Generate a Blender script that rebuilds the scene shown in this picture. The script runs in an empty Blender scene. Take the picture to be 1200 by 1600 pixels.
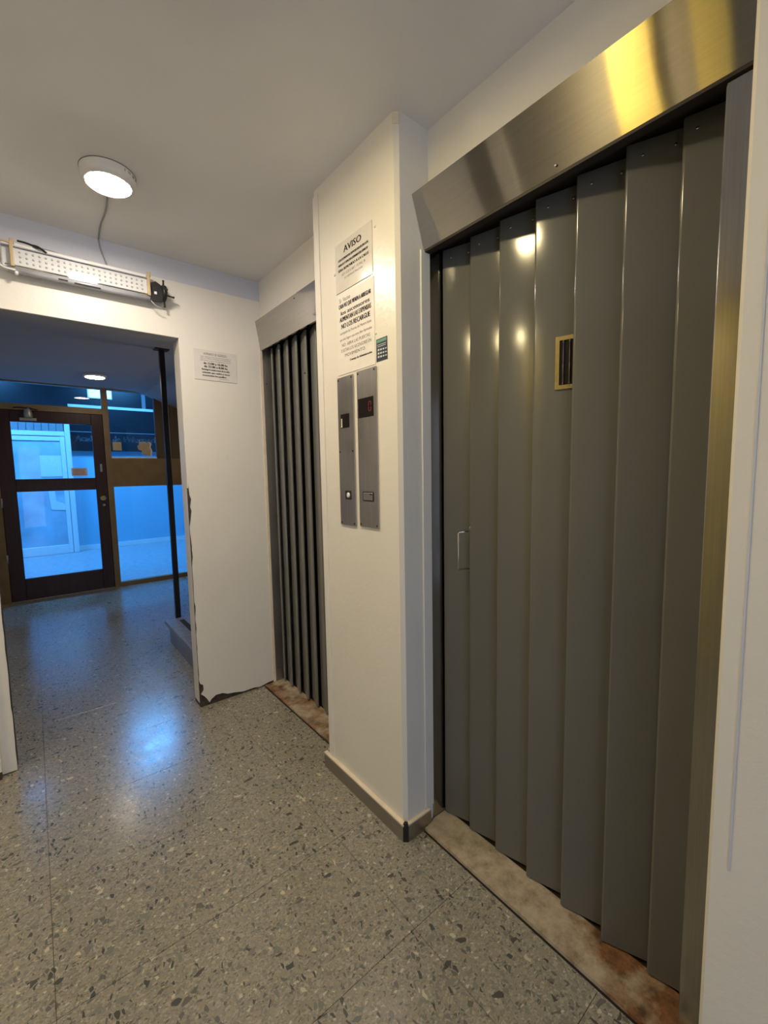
import bpy, bmesh, math, random
from mathutils import Vector, Matrix
random.seed(7)
S = bpy.context.scene
C = S.collection
PI = math.pi

# ------------------------------------------------------------------ camera
F_PX, PITCH, ROLL, YAW, CAM_H = 675.138, 0.0940256, -0.0177668, 0.681495, 1.27
cam = bpy.data.cameras.new('camera')
cam.sensor_fit = 'HORIZONTAL'
cam.sensor_width = 36.0
cam.lens = F_PX / 1200 * 36.0
cam.clip_start = 0.02
camo = bpy.data.objects.new('camera', cam)
C.objects.link(camo)
fwd = Vector((math.sin(YAW) * math.cos(PITCH), math.cos(YAW) * math.cos(PITCH), -math.sin(PITCH)))
rgt = Vector((math.cos(YAW), -math.sin(YAW), 0))
upv = rgt.cross(fwd)
r2 = rgt * math.cos(ROLL) + upv * math.sin(ROLL)
u2 = -rgt * math.sin(ROLL) + upv * math.cos(ROLL)
camo.matrix_world = Matrix(((r2.x, u2.x, -fwd.x, 0), (r2.y, u2.y, -fwd.y, 0), (r2.z, u2.z, -fwd.z, CAM_H), (0, 0, 0, 1)))
S.camera = camo

# ------------------------------------------------------------------ world, exposure
w = bpy.data.worlds.new('world')
S.world = w
w.use_nodes = True
w.node_tree.nodes['Background'].inputs[0].default_value = (0.60, 0.69, 0.92, 1)
w.node_tree.nodes['Background'].inputs[1].default_value = 2.4
S.view_settings.view_transform = 'Standard'
S.view_settings.look = 'None'
S.view_settings.gamma = 1.0
S.view_settings.use_curve_mapping = False
S.view_settings.exposure = 0.30
LAMP_WHITE = ((1.0, 0.87, 0.74), 175.0)
LAMP_YELLOW = ((1.0, 0.80, 0.42), 165.0)
LAMP_LOBBY = ((1.0, 0.86, 0.70), 34.0)
LAMP_GALLERY = ((0.10, 0.44, 1.0), 46.0)
LAMP_FILL = ((1.0, 0.82, 0.58), 38.0)  # added fill for the lobby, out of view
LAMP_BULKHEAD = ((0.30, 0.62, 1.0), 2.2)

# ------------------------------------------------------------------ materials
def new_mat(name):
    m = bpy.data.materials.new(name)
    m.use_nodes = True
    nt = m.node_tree
    return m, nt, nt.nodes['Principled BSDF']

def N(nt, t, **kw):
    n = nt.nodes.new(t)
    for k, v in kw.items():
        if hasattr(n, k):
            setattr(n, k, v)
        else:
            n.inputs[k].default_value = v
    return n

def ramp(nt, fac, stops, interp='LINEAR'):
    r = nt.nodes.new('ShaderNodeValToRGB')
    r.color_ramp.interpolation = interp
    e = r.color_ramp.elements
    while len(e) < len(stops):
        e.new(0.5)
    for i, (p, c) in enumerate(stops):
        e[i].position = p
        e[i].color = (c[0], c[1], c[2], 1) if not isinstance(c, float) else (c, c, c, 1)
    nt.links.new(fac, r.inputs[0])
    return r.outputs[0]

def mix(nt, fac, a, b, mode='MIX'):
    m = nt.nodes.new('ShaderNodeMix')
    m.data_type = 'RGBA'
    m.blend_type = mode
    for sock, v in ((m.inputs[0], fac), (m.inputs[6], a), (m.inputs[7], b)):
        if hasattr(v, 'links'):
            nt.links.new(v, sock)
        else:
            sock.default_value = v if isinstance(v, (int, float)) else (v[0], v[1], v[2], 1)
    return m.outputs[2]

def pos(nt, scale=(1, 1, 1), rot=(0, 0, 0)):
    g = nt.nodes.new('ShaderNodeNewGeometry')
    mp = nt.nodes.new('ShaderNodeMapping')
    mp.inputs['Scale'].default_value = scale
    mp.inputs['Rotation'].default_value = rot
    nt.links.new(g.outputs['Position'], mp.inputs['Vector'])
    return mp.outputs[0]

def noise(nt, vec, scale, detail=3.0, rough=0.5):
    n = N(nt, 'ShaderNodeTexNoise')
    n.inputs['Scale'].default_value = scale
    n.inputs['Detail'].default_value = detail
    n.inputs['Roughness'].default_value = rough
    nt.links.new(vec, n.inputs['Vector'])
    return n.outputs['Fac']

def bump(nt, b, h, strength, dist=0.002):
    bp = nt.nodes.new('ShaderNodeBump')
    bp.inputs['Strength'].default_value = strength
    bp.inputs['Distance'].default_value = dist
    nt.links.new(h, bp.inputs['Height'])
    nt.links.new(bp.outputs[0], b.inputs['Normal'])

def plain(name, col, rough=0.5, metal=0.0, var=0.06, scale=30.0, bump_s=0.0, spec=0.5):
    m, nt, b = new_mat(name)
    v = pos(nt)
    n = noise(nt, v, scale)
    dark = tuple(max(0, c * (1 - var)) for c in col)
    lite = tuple(min(1, c * (1 + var)) for c in col)
    nt.links.new(ramp(nt, n, [(0.3, dark), (0.7, lite)]), b.inputs['Base Color'])
    b.inputs['Roughness'].default_value = rough
    b.inputs['Metallic'].default_value = metal
    b.inputs['Specular IOR Level'].default_value = spec
    if bump_s:
        bump(nt, b, noise(nt, v, scale * 6), bump_s)
    return m

def wall_paint(name, col, rough=0.38, bump_s=0.18, stains=0.35, spec=0.5):
    m, nt, b = new_mat(name)
    v = pos(nt)
    big = noise(nt, v, 2.2, 5, 0.6)
    base = ramp(nt, big, [(0.3, tuple(c * 0.95 for c in col)), (0.7, col)])
    sp = noise(nt, pos(nt, (1, 1, 0.35)), 14, 6, 0.7)
    spots = ramp(nt, sp, [(0.66, 0.0), (0.82, stains)])
    c = mix(nt, spots, base, (col[0] * 0.70, col[1] * 0.62, col[2] * 0.48))
    nt.links.new(c, b.inputs['Base Color'])
    b.inputs['Roughness'].default_value = rough
    b.inputs['Specular IOR Level'].default_value = spec
    bump(nt, b, noise(nt, v, 55, 4, 0.55), bump_s, 0.004)
    return m

def steel(name, col, rough, axis, streak=0.35, bump_s=0.06):
    # brushed sheet steel; axis = direction of the brushing
    m, nt, b = new_mat(name)
    sc = {'Y': (260, 4, 260), 'Z': (260, 260, 4), 'X': (4, 260, 260)}[axis]
    v = pos(nt, sc)
    n = noise(nt, v, 1.0, 2)
    nt.links.new(ramp(nt, n, [(0.25, tuple(c * (1 - streak * 0.5) for c in col)), (0.75, col)]), b.inputs['Base Color'])
    b.inputs['Metallic'].default_value = 1.0
    sm = noise(nt, pos(nt), 7, 5, 0.65)
    nt.links.new(ramp(nt, sm, [(0.3, rough * 0.8), (0.75, rough * 1.35)]), b.inputs['Roughness'])
    bump(nt, b, n, bump_s, 0.0004)
    return m

def emit(name, col, strength):
    m, nt, b = new_mat(name)
    b.inputs['Base Color'].default_value = (0.9, 0.9, 0.9, 1)
    b.inputs['Emission Color'].default_value = (col[0], col[1], col[2], 1)
    b.inputs['Emission Strength'].default_value = strength
    return m

def glass(name, tint=(0.93, 0.97, 1.0), refl=1.0):
    m, nt, b = new_mat(name)
    nt.nodes.remove(b)
    tr = N(nt, 'ShaderNodeBsdfTransparent')
    tr.inputs[0].default_value = (*tint, 1)
    gl = N(nt, 'ShaderNodeBsdfGlossy')
    gl.inputs['Roughness'].default_value = 0.02
    fr = N(nt, 'ShaderNodeFresnel')
    fr.inputs['IOR'].default_value = 1.45
    mx = N(nt, 'ShaderNodeMixShader')
    ge = N(nt, 'ShaderNodeNewGeometry')
    iv = N(nt, 'ShaderNodeMath', operation='SUBTRACT')
    iv.inputs[0].default_value = 1.0
    nt.links.new(ge.outputs['Backfacing'], iv.inputs[1])
    mu = N(nt, 'ShaderNodeMath', operation='MULTIPLY')
    nt.links.new(fr.outputs[0], mu.inputs[0])
    nt.links.new(iv.outputs[0], mu.inputs[1])
    nt.links.new(mu.outputs[0], mx.inputs[0])
    nt.links.new(tr.outputs[0], mx.inputs[1])
    nt.links.new(gl.outputs[0], mx.inputs[2])
    nt.links.new(mx.outputs[0], nt.nodes['Material Output'].inputs[0])
    return m

def terrazzo():
    m, nt, b = new_mat('terrazzo')
    v0 = pos(nt)
    dn = N(nt, 'ShaderNodeTexNoise')
    dn.inputs['Scale'].default_value = 38
    dn.inputs['Detail'].default_value = 2
    nt.links.new(v0, dn.inputs['Vector'])
    sub = N(nt, 'ShaderNodeVectorMath', operation='SUBTRACT')
    sub.inputs[1].default_value = (0.5, 0.5, 0.5)
    nt.links.new(dn.outputs['Color'], sub.inputs[0])
    scl = N(nt, 'ShaderNodeVectorMath', operation='SCALE')
    scl.inputs['Scale'].default_value = 0.014
    nt.links.new(sub.outputs[0], scl.inputs[0])
    add = N(nt, 'ShaderNodeVectorMath', operation='ADD')
    nt.links.new(v0, add.inputs[0])
    nt.links.new(scl.outputs[0], add.inputs[1])
    vec = add.outputs[0]

    def layer(scale, thr, edge, stops, base, zoff, stretch=(1, 1, 1), rotz=0.0):
        mp = N(nt, 'ShaderNodeMapping')
        mp.inputs['Location'].default_value = (zoff, zoff * 0.7, zoff * 1.3)
        mp.inputs['Scale'].default_value = stretch
        mp.inputs['Rotation'].default_value = (0, 0, rotz)
        nt.links.new(vec, mp.inputs['Vector'])
        vo = N(nt, 'ShaderNodeTexVoronoi', voronoi_dimensions='2D', feature='F1')
        vo.inputs['Scale'].default_value = scale
        nt.links.new(mp.outputs[0], vo.inputs['Vector'])
        ve = N(nt, 'ShaderNodeTexVoronoi', voronoi_dimensions='2D', feature='DISTANCE_TO_EDGE')
        ve.inputs['Scale'].default_value = scale
        nt.links.new(mp.outputs[0], ve.inputs['Vector'])
        sep = N(nt, 'ShaderNodeSeparateColor')
        nt.links.new(vo.outputs['Color'], sep.inputs[0])
        on = N(nt, 'ShaderNodeMath', operation='LESS_THAN')
        on.inputs[1].default_value = thr
        nt.links.new(sep.outputs[0], on.inputs[0])
        # chip edge offset varies per cell so the chips differ in size
        mu = N(nt, 'ShaderNodeMath', operation='MULTIPLY_ADD')
        mu.inputs[1].default_value = 0.22
        mu.inputs[2].default_value = edge
        nt.links.new(sep.outputs[2], mu.inputs[0])
        ins = N(nt, 'ShaderNodeMath', operation='GREATER_THAN')
        nt.links.new(ve.outputs['Distance'], ins.inputs[0])
        nt.links.new(mu.outputs[0], ins.inputs[1])
        msk = N(nt, 'ShaderNodeMath', operation='MULTIPLY')
        nt.links.new(on.outputs[0], msk.inputs[0])
        nt.links.new(ins.outputs[0], msk.inputs[1])
        colr = ramp(nt, sep.outputs[1], stops, 'CONSTANT')
        return mix(nt, msk.outputs[0], base, colr)

    fine = noise(nt, v0, 240, 3, 0.6)
    big = noise(nt, v0, 2.5, 4, 0.6)
    matrix = ramp(nt, fine, [(0.3, (0.235, 0.216, 0.172)), (0.7, (0.330, 0.305, 0.248))])
    matrix = mix(nt, ramp(nt, big, [(0.35, 0.0), (0.7, 0.45)]), matrix, (0.26, 0.243, 0.205))
    pal_s = [(0.0, (0.20, 0.188, 0.155)), (0.18, (0.32, 0.295, 0.235)), (0.45, (0.25, 0.233, 0.187)), (0.62, (0.38, 0.347, 0.277)), (0.85, (0.217, 0.196, 0.155))]
    pal_m = [(0.0, (0.135, 0.131, 0.115)), (0.14, (0.25, 0.238, 0.20)), (0.36, (0.36, 0.33, 0.26)), (0.56, (0.205, 0.197, 0.168)), (0.72, (0.30, 0.262, 0.20)), (0.96, (0.50, 0.46, 0.37))]
    pal_l = [(0.0, (0.080, 0.080, 0.075)), (0.16, (0.215, 0.21, 0.185)), (0.40, (0.135, 0.133, 0.12)), (0.55, (0.28, 0.25, 0.195)), (0.74, (0.19, 0.186, 0.168)), (0.94, (0.52, 0.46, 0.34))]
    c = layer(210, 0.75, 0.03, pal_s, matrix, 0.0)
    c = layer(105, 0.60, 0.04, pal_m, c, 3.1, (1, 1.7, 1), 0.6)
    c = layer(72, 0.26, 0.05, pal_l, c, 7.7, (1.5, 0.9, 1), -0.5)
    c = layer(40, 0.08, 0.07, pal_l, c, 11.3, (1, 1.5, 1), 0.9)
    nt.links.new(c, b.inputs['Base Color'])
    rg = noise(nt, v0, 9, 5, 0.65)
    nt.links.new(ramp(nt, rg, [(0.3, 0.17), (0.75, 0.28)]), b.inputs['Roughness'])
    b.inputs['Specular IOR Level'].default_value = 0.55
    bump(nt, b, noise(nt, v0, 30, 3), 0.08, 0.003)
    return m

def wood(name, a, bcol, rough=0.4):
    m, nt, b = new_mat(name)
    n = noise(nt, pos(nt, (60, 60, 3)), 1.0, 5, 0.6)
    nt.links.new(ramp(nt, n, [(0.3, a), (0.7, bcol)]), b.inputs['Base Color'])
    b.inputs['Roughness'].default_value = rough
    bump(nt, b, n, 0.1, 0.001)
    return m

def sill_mat(name, rust_lo, near=None):
    m, nt, b = new_mat(name)
    v = pos(nt)
    n = noise(nt, v, 26, 6, 0.7)
    base = ramp(nt, n, [(0.25, (0.20, 0.155, 0.105)), (0.5, (0.40, 0.33, 0.235)), (0.75, (0.52, 0.45, 0.34))])
    r = noise(nt, v, 7.5, 5, 0.65)
    if near is not None:                     # the rust patch lies around one spot of the sill
        ds = N(nt, 'ShaderNodeVectorMath', operation='DISTANCE')
        ds.inputs[1].default_value = near
        nt.links.new(v, ds.inputs[0])
        mr = N(nt, 'ShaderNodeMapRange')
        mr.inputs['From Min'].default_value = 0.28
        mr.inputs['From Max'].default_value = 0.05
        mr.inputs['To Min'].default_value = 0.0
        mr.inputs['To Max'].default_value = 0.30
        nt.links.new(ds.outputs['Value'], mr.inputs['Value'])
        ad = N(nt, 'ShaderNodeMath', operation='ADD')
        nt.links.new(r, ad.inputs[0])
        nt.links.new(mr.outputs[0], ad.inputs[1])
        r = ad.outputs[0]
    rustc = ramp(nt, n, [(0.3, (0.05, 0.020, 0.009)), (0.7, (0.30, 0.125, 0.042))])
    c = mix(nt, ramp(nt, r, [(rust_lo, 0.0), (rust_lo + 0.16, 0.95)]), base, rustc)
    nt.links.new(c, b.inputs['Base Color'])
    b.inputs['Roughness'].default_value = 0.6
    bump(nt, b, n, 0.5, 0.002)
    return m

M = {}
M['wall'] = wall_paint('wall_paint', (0.80, 0.77, 0.71))
M['wall_pillar'] = wall_paint('pillar_paint', (0.80, 0.765, 0.69), rough=0.30, bump_s=0.22, stains=0.25)
M['band'] = wall_paint('band_paint', (0.60, 0.62, 0.70), rough=0.6, stains=0.1)
M['ceiling'] = wall_paint('ceiling_paint', (0.86, 0.85, 0.83), rough=0.8, bump_s=0.1, stains=0.06)
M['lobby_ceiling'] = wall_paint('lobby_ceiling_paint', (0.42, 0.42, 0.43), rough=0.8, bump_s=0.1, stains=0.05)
M['opposite'] = wall_paint('opposite_wall_paint', (0.35, 0.335, 0.305), rough=0.6)
M['yellow_wall'] = wall_paint('yellow_wall_paint', (0.85, 0.70, 0.25), rough=0.5, bump_s=0.6)
M['core'] = plain('bare_mortar', (0.060, 0.045, 0.036), 0.9, var=0.4, scale=60, bump_s=0.5)
M['terrazzo'] = terrazzo()
M['grout'] = plain('joint_filler', (0.16, 0.145, 0.115), 0.8)
M['steel_h'] = steel('brushed_steel_header', (0.50, 0.48, 0.45), 0.06, 'Y', 0.2, 0.015)
M['steel_v'] = steel('brushed_steel_jamb', (0.42, 0.40, 0.37), 0.16, 'Z', 0.3, 0.03)
M['steel_plate'] = steel('brushed_steel_plate', (0.50, 0.475, 0.45), 0.33, 'Z')
M['steel_base'] = steel('dull_steel_base', (0.46, 0.44, 0.41), 0.36, 'Y')
M['chrome'] = plain('chrome', (0.60, 0.59, 0.56), 0.18, 1.0, 0.02)
M['door_grey'] = plain('grey_enamel', (0.132, 0.130, 0.117), 0.13, 0.0, 0.03, 3.0, 0.05)
M['door_grey_far'] = plain('grey_enamel_dull', (0.17, 0.17, 0.16), 0.30, 0.0, 0.05, 3.0, 0.03)
M['black'] = plain('black_paint', (0.012, 0.012, 0.012), 0.45)
M['void'] = plain('shaft_black', (0.010, 0.007, 0.006), 0.9)
M['dark_brown'] = plain('dark_brown_paint', (0.020, 0.012, 0.010), 0.6)
M['sill_near'] = sill_mat('worn_sill', 0.62, (1.06, 0.34, 0.01))
M['sill_far'] = sill_mat('rusty_sill', 0.44)
M['paper'] = plain('paper', (0.80, 0.76, 0.72), 0.5, var=0.03)
M['sleeve'] = plain('plastic_sleeve', (0.72, 0.69, 0.66), 0.12, var=0.03)
M['ink'] = plain('black_ink', (0.02, 0.02, 0.02), 0.7)
M['ink_soft'] = plain('faded_ink', (0.10, 0.095, 0.09), 0.7)
M['navy'] = plain('navy_print', (0.012, 0.022, 0.045), 0.4)
M['pale_ink'] = plain('pale_ink', (0.62, 0.68, 0.72), 0.5)
M['green_ink'] = plain('green_ink', (0.12, 0.30, 0.22), 0.5)
M['display'] = plain('display_window', (0.010, 0.007, 0.007), 0.15)
M['red_led'] = emit('red_digit', (1.0, 0.02, 0.05), 0.16)
M['red_led'].node_tree.nodes['Principled BSDF'].inputs['Base Color'].default_value = (0.08, 0.0, 0.005, 1)
M['white_plastic'] = plain('white_plastic', (0.80, 0.79, 0.77), 0.35, var=0.02)
M['led_board'] = plain('led_board', (0.78, 0.77, 0.75), 0.5, var=0.03)
M['led_dot'] = plain('led_lens', (0.58, 0.55, 0.50), 0.2, var=0.1)
M['beige_clip'] = plain('beige_clip', (0.50, 0.38, 0.22), 0.45)
M['clear'] = glass('clear_cover', (0.96, 0.97, 0.98))
M['grey_plastic'] = plain('grey_plastic', (0.42, 0.44, 0.48), 0.25)
M['cable'] = plain('grey_cable', (0.30, 0.30, 0.31), 0.5)
M['wood'] = wood('dark_wood', (0.024, 0.006, 0.004), (0.052, 0.014, 0.008), 0.4)
M['mustard'] = plain('mustard_paint', (0.24, 0.155, 0.060), 0.45, var=0.12, scale=12)
M['brown_panel'] = plain('brown_panel', (0.23, 0.14, 0.045), 0.5, var=0.12, scale=8)
M['brown_dark'] = wood('darker_brown', (0.070, 0.040, 0.014), (0.105, 0.060, 0.022), 0.5)
M['pane'] = glass('window_glass')
M['brass'] = plain('aged_brass', (0.42, 0.33, 0.13), 0.35, 0.7, 0.2, 40)
M['bars'] = plain('turned_bar', (0.14, 0.105, 0.095), 0.35, 0.6)
M['aluminium'] = plain('grey_casting', (0.45, 0.43, 0.38), 0.4, 0.6)
M['gallery_wall'] = wall_paint('gallery_paint', (0.32, 0.58, 0.72), rough=0.7, stains=0.05)
M['gallery_white'] = plain('white_frame', (0.86, 0.86, 0.86), 0.5, var=0.03)
M['gallery_floor'] = plain('gallery_tile', (0.42, 0.46, 0.50), 0.35, var=0.15, scale=14)
M['gallery_glass'] = plain('pale_shop_glass', (0.42, 0.58, 0.68), 0.15, var=0.18, scale=3.5)
M['gallery_dark'] = plain('sign_black', (0.008, 0.010, 0.014), 0.3)
M['gallery_grey'] = plain('grey_siding', (0.24, 0.27, 0.30), 0.6)
M['sign_letter'] = plain('sign_letter', (0.85, 0.86, 0.88), 0.5)
M['beige_paper'] = plain('beige_paper', (0.50, 0.40, 0.24), 0.7)
M['pink_paper'] = plain('pink_paper', (0.85, 0.62, 0.55), 0.7)
M['marble'] = plain('grey_marble', (0.22, 0.215, 0.21), 0.3, var=0.3, scale=60)
M['strip_black'] = plain('antislip_strip', (0.03, 0.028, 0.026), 0.9)
M['cream'] = plain('cream_paint', (0.76, 0.66, 0.52), 0.5, var=0.06, scale=25)

# ------------------------------------------------------------------ mesh helpers
def link(name, me, mat, parent=None):
    o = bpy.data.objects.new(name, me)
    C.objects.link(o)
    if mat is not None and not me.materials:
        me.materials.append(M[mat] if isinstance(mat, str) else mat)
    if parent is not None:
        o.parent = parent
        o.matrix_parent_inverse = Matrix.Translation(parent.location).inverted() if parent.type == 'EMPTY' else Matrix()
    return o

def finish(bm, name, mat, parent=None, smooth=False):
    bmesh.ops.recalc_face_normals(bm, faces=bm.faces)
    me = bpy.data.meshes.new(name)
    bm.to_mesh(me)
    bm.free()
    if smooth:
        for p in me.polygons:
            p.use_smooth = True
    return link(name, me, mat, parent)

def add_box(bm, x0, x1, y0, y1, z0, z1):
    vs = [bm.verts.new((x, y, z)) for x in (x0, x1) for y in (y0, y1) for z in (z0, z1)]
    for f in ((0, 1, 3, 2), (4, 6, 7, 5), (0, 4, 5, 1), (2, 3, 7, 6), (0, 2, 6, 4), (1, 5, 7, 3)):
        bm.faces.new([vs[i] for i in f])
    return vs

def bx(name, mat, x0, x1, y0, y1, z0, z1, parent=None, bev=0.0, seg=2):
    bm = bmesh.new()
    add_box(bm, min(x0, x1), max(x0, x1), min(y0, y1), max(y0, y1), min(z0, z1), max(z0, z1))
    if bev:
        bmesh.ops.bevel(bm, geom=bm.edges[:], offset=bev, segments=seg, affect='EDGES', profile=0.5)
    return finish(bm, name, mat, parent)

def add_prism(bm, pts, f0, f1):
    """closed outline pts -> extruded solid; f0/f1 map a 2D point to the two end planes"""
    a = [bm.verts.new(f0(*p)) for p in pts]
    b = [bm.verts.new(f1(*p)) for p in pts]
    n = len(pts)
    bm.faces.new(a)
    bm.faces.new(b[::-1])
    for i in range(n):
        bm.faces.new((a[i], a[(i + 1) % n], b[(i + 1) % n], b[i]))

def prism(name, mat, pts, f0, f1, parent=None, smooth=False):
    bm = bmesh.new()
    add_prism(bm, pts, f0, f1)
    bm.normal_update()
    bmesh.ops.triangulate(bm, faces=[f for f in bm.faces if len(f.verts) > 4])
    return finish(bm, name, mat, parent, smooth)

def add_lathe(bm, profile, centre, axis='Z', n=24):
    """profile = [(radius, height)...] turned about an axis"""
    c = Vector(centre)
    rings = []
    for r, h in profile:
        ring = []
        for i in range(n):
            a = 2 * PI * i / n
            p = (r * math.cos(a), r * math.sin(a), h)
            if axis == 'Y':
                p = (p[0], p[2], p[1])
            elif axis == 'X':
                p = (p[2], p[0], p[1])
            ring.append(bm.verts.new(c + Vector(p)))
        rings.append(ring)
    for a, b in zip(rings, rings[1:]):
        for i in range(n):
            bm.faces.new((a[i], a[(i + 1) % n], b[(i + 1) % n], b[i]))
    bm.faces.new(rings[0][::-1])
    bm.faces.new(rings[-1])

def lathe(name, mat, profile, centre, axis='Z', n=24, parent=None, smooth=True):
    bm = bmesh.new()
    add_lathe(bm, profile, centre, axis, n)
    o = finish(bm, name, mat, parent)
    if smooth:
        for p in o.data.polygons:
            p.use_smooth = len(p.vertices) == 4
    return o

def add_tube(bm, pts, r, n=8):
    pts = [Vector(p) for p in pts]
    rings = []
    for i, p in enumerate(pts):
        d = (pts[min(i + 1, len(pts) - 1)] - pts[max(i - 1, 0)]).normalized()
        ref = Vector((0, 0, 1)) if abs(d.z) < 0.9 else Vector((1, 0, 0))
        s = d.cross(ref).normalized()
        t = d.cross(s)
        rr = r[i] if isinstance(r, (list, tuple)) else r
        rings.append([bm.verts.new(p + (s * math.cos(2 * PI * k / n) + t * math.sin(2 * PI * k / n)) * rr) for k in range(n)])
    for a, b in zip(rings, rings[1:]):
        for k in range(n):
            bm.faces.new((a[k], a[(k + 1) % n], b[(k + 1) % n], b[k]))
    bm.faces.new(rings[0][::-1])
    bm.faces.new(rings[-1])

def tube(name, mat, pts, r, parent=None, n=8):
    bm = bmesh.new()
    add_tube(bm, pts, r, n)
    o = finish(bm, name, mat, parent)
    for p in o.data.polygons:
        p.use_smooth = len(p.vertices) == 4
    return o

def curve_pts(ctrl, k=6):
    """Catmull-Rom through the control points"""
    P = [Vector(c) for c in ctrl]
    P = [P[0] * 2 - P[1]] + P + [P[-1] * 2 - P[-2]]
    out = []
    for i in range(1, len(P) - 2):
        for j in range(k):
            t = j / k
            a, b, c, d = P[i - 1], P[i], P[i + 1], P[i + 2]
            out.append(0.5 * ((2 * b) + (c - a) * t + (2 * a - 5 * b + 4 * c - d) * t * t + (3 * b - a - 3 * c + d) * t ** 3))
    out.append(P[-2])
    return out

def empty(name, loc):
    o = bpy.data.objects.new(name, None)
    o.empty_display_size = 0.05
    C.objects.link(o)
    o.location = loc
    return o

def tag(o, label, cat, group=None):
    o['label'] = label
    o['category'] = cat
    if group:
        o['group'] = group
    return o

def struct(o, label=None):
    o['kind'] = 'structure'
    if label:
        o['label'] = label
    return o

_tm = {}
def text_geo(s):
    if s not in _tm:
        cu = bpy.data.curves.new('lettering', 'FONT')
        cu.body = s
        cu.size = 1.0
        cu.resolution_u = 2
        o = bpy.data.objects.new('lettering', cu)
        C.objects.link(o)
        bpy.context.view_layer.update()
        me = bpy.data.meshes.new_from_object(o.evaluated_get(bpy.context.evaluated_depsgraph_get()))
        vs = [v.co.copy() for v in me.vertices]
        fs = [tuple(p.vertices) for p in me.polygons]
        bpy.data.objects.remove(o)
        bpy.data.curves.remove(cu)
        bpy.data.meshes.remove(me)
        _tm[s] = (vs, fs)
    return _tm[s]

def add_text(bm, s, u0, u1, v0, v1, f, bold=0):
    """letters of s stretched into the box u0..u1 x v0..v1 and mapped by f(u, v) to 3D"""
    vs, fs = text_geo(s)
    if not vs:
        return
    a0, a1 = min(v.x for v in vs), max(v.x for v in vs)
    b0, b1 = min(v.y for v in vs), max(v.y for v in vs)
    for k in range(-bold, bold + 1):
        off = k * 0.0011
        nv = [bm.verts.new(f(u0 + (v.x - a0) / (a1 - a0) * (u1 - u0) + off, v0 + (v.y - b0) / (b1 - b0) * (v1 - v0))) for v in vs]
        for q in fs:
            try:
                bm.faces.new([nv[i] for i in q])
            except ValueError:
                pass

def lettering(lines, f, mat, parent, name='lettering'):
    bm = bmesh.new()
    for ln in lines:
        add_text(bm, *ln[:5], f, *(ln[5:]))
    me = bpy.data.meshes.new(name)
    bm.to_mesh(me)
    bm.free()
    return link(name, me, mat, parent)

# ------------------------------------------------------------------ main dimensions (metres)
CEIL = 2.335
XP = 0.913          # front face of the pillars between the lifts
XE = 1.046          # lift wall plane
YP = 1.038          # near side of the middle pillar
YPF = 1.520         # far side of the middle pillar
YR = 0.200          # end of the pillar at the right edge of the picture
YB = 2.390          # wall with the passage to the entrance lobby
YD = 5.730          # entrance door wall
LCEIL = 2.236       # lobby ceiling
YG = 9.040          # shop wall across the gallery

# ------------------------------------------------------------------ floor
fl = struct(bx('floor', 'grout', -1.42, 2.5, -1.75, 5.78, -0.08, -0.004))
PX, PT, X0, Y0, GAP = 0.784, 0.392, 0.737, 0.805, 0.0010
tile_me = None
for i in range(-3, 3):
    for j in range(-7, 13):
        x, y = X0 + i * PX, Y0 + j * PT
        if x + PX < -1.42 or x > 2.45 or y + PT < -1.7 or y > 5.72:
            continue
        if x > 1.25 and y + PT < 2.45:
            continue
        if tile_me is None:
            bm = bmesh.new()
            add_box(bm, GAP / 2, PX - GAP / 2, GAP / 2, PT - GAP / 2, -0.02, 0.0)
            bmesh.ops.bevel(bm, geom=[e for e in bm.edges if all(v.co.z > -0.001 for v in e.verts)], offset=0.0006, segments=1, affect='EDGES')
            o = finish(bm, 'floor_tile', 'terrazzo', fl)
            tile_me = o.data
        else:
            o = link('floor_tile', tile_me, None, fl)
        o.location = (x, y, 0)

# ------------------------------------------------------------------ ceiling and walls of the lift hall
struct(bx('ceiling', 'ceiling', -1.42, 1.46, -1.75, 2.52, CEIL, CEIL + 0.08))
# right side: pillars, lift wall above the doors, dark shafts
def pillar(name, y0, y1, ch0, ch1, x1=1.30):
    """plastered pillar, chamfered vertical corners at y0 / y1"""
    pts = [(x1, y0), (XP + ch0, y0), (XP, y0 + ch0), (XP, y1 - ch1), (XP + ch1, y1), (x1, y1)]
    return struct(prism(name, 'wall_pillar', pts, lambda x, y: (x, y, 0), lambda x, y: (x, y, CEIL)))
mid = pillar('wall_right', YP, YPF, 0.012, 0.004)
pillar('wall_right', -1.72, YR, 0.004, 0.006)
struct(bx('wall_right', 'wall', XE, 1.30, YR, YP, 2.03, CEIL))
struct(bx('wall_right', 'wall', XE + 0.020, 1.30, YPF, YB + 0.1, 2.03, CEIL))
struct(bx('wall_right', 'void', 1.30, 1.38, -0.1, YB + 0.12, 0, CEIL))
# painted corner strip on the far edge of the middle pillar, cream strip beside the near lift
struct(bx('trim_1', 'wall', XP - 0.004, XP + 0.01, 1.484, YPF + 0.002, 0.064, 2.31, None, 0.001, 1))
struct(bx('trim_2', 'wall', 1.008, XE + 0.004, YP - 0.005, YP + 0.002, 0.066, 1.968, None, 0.001, 1))
struct(bx('trim_6', 'band', XP - 0.0012, XP + 0.002, 0.1665, 0.1695, 0.55, 2.33))
# small plaster chip at the top of the pillar corner
struct(prism('trim_3', 'cream', [(XP - 0.0015, 0.016), (XP - 0.001, 0.010), (XP + 0.010, -0.001), (XP + 0.016, -0.0015), (XP + 0.012, 0.012)],
             lambda x, y: (x, YP + y, 2.300), lambda x, y: (x + 0.001, YP + y + 0.001, 2.334)))

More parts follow.
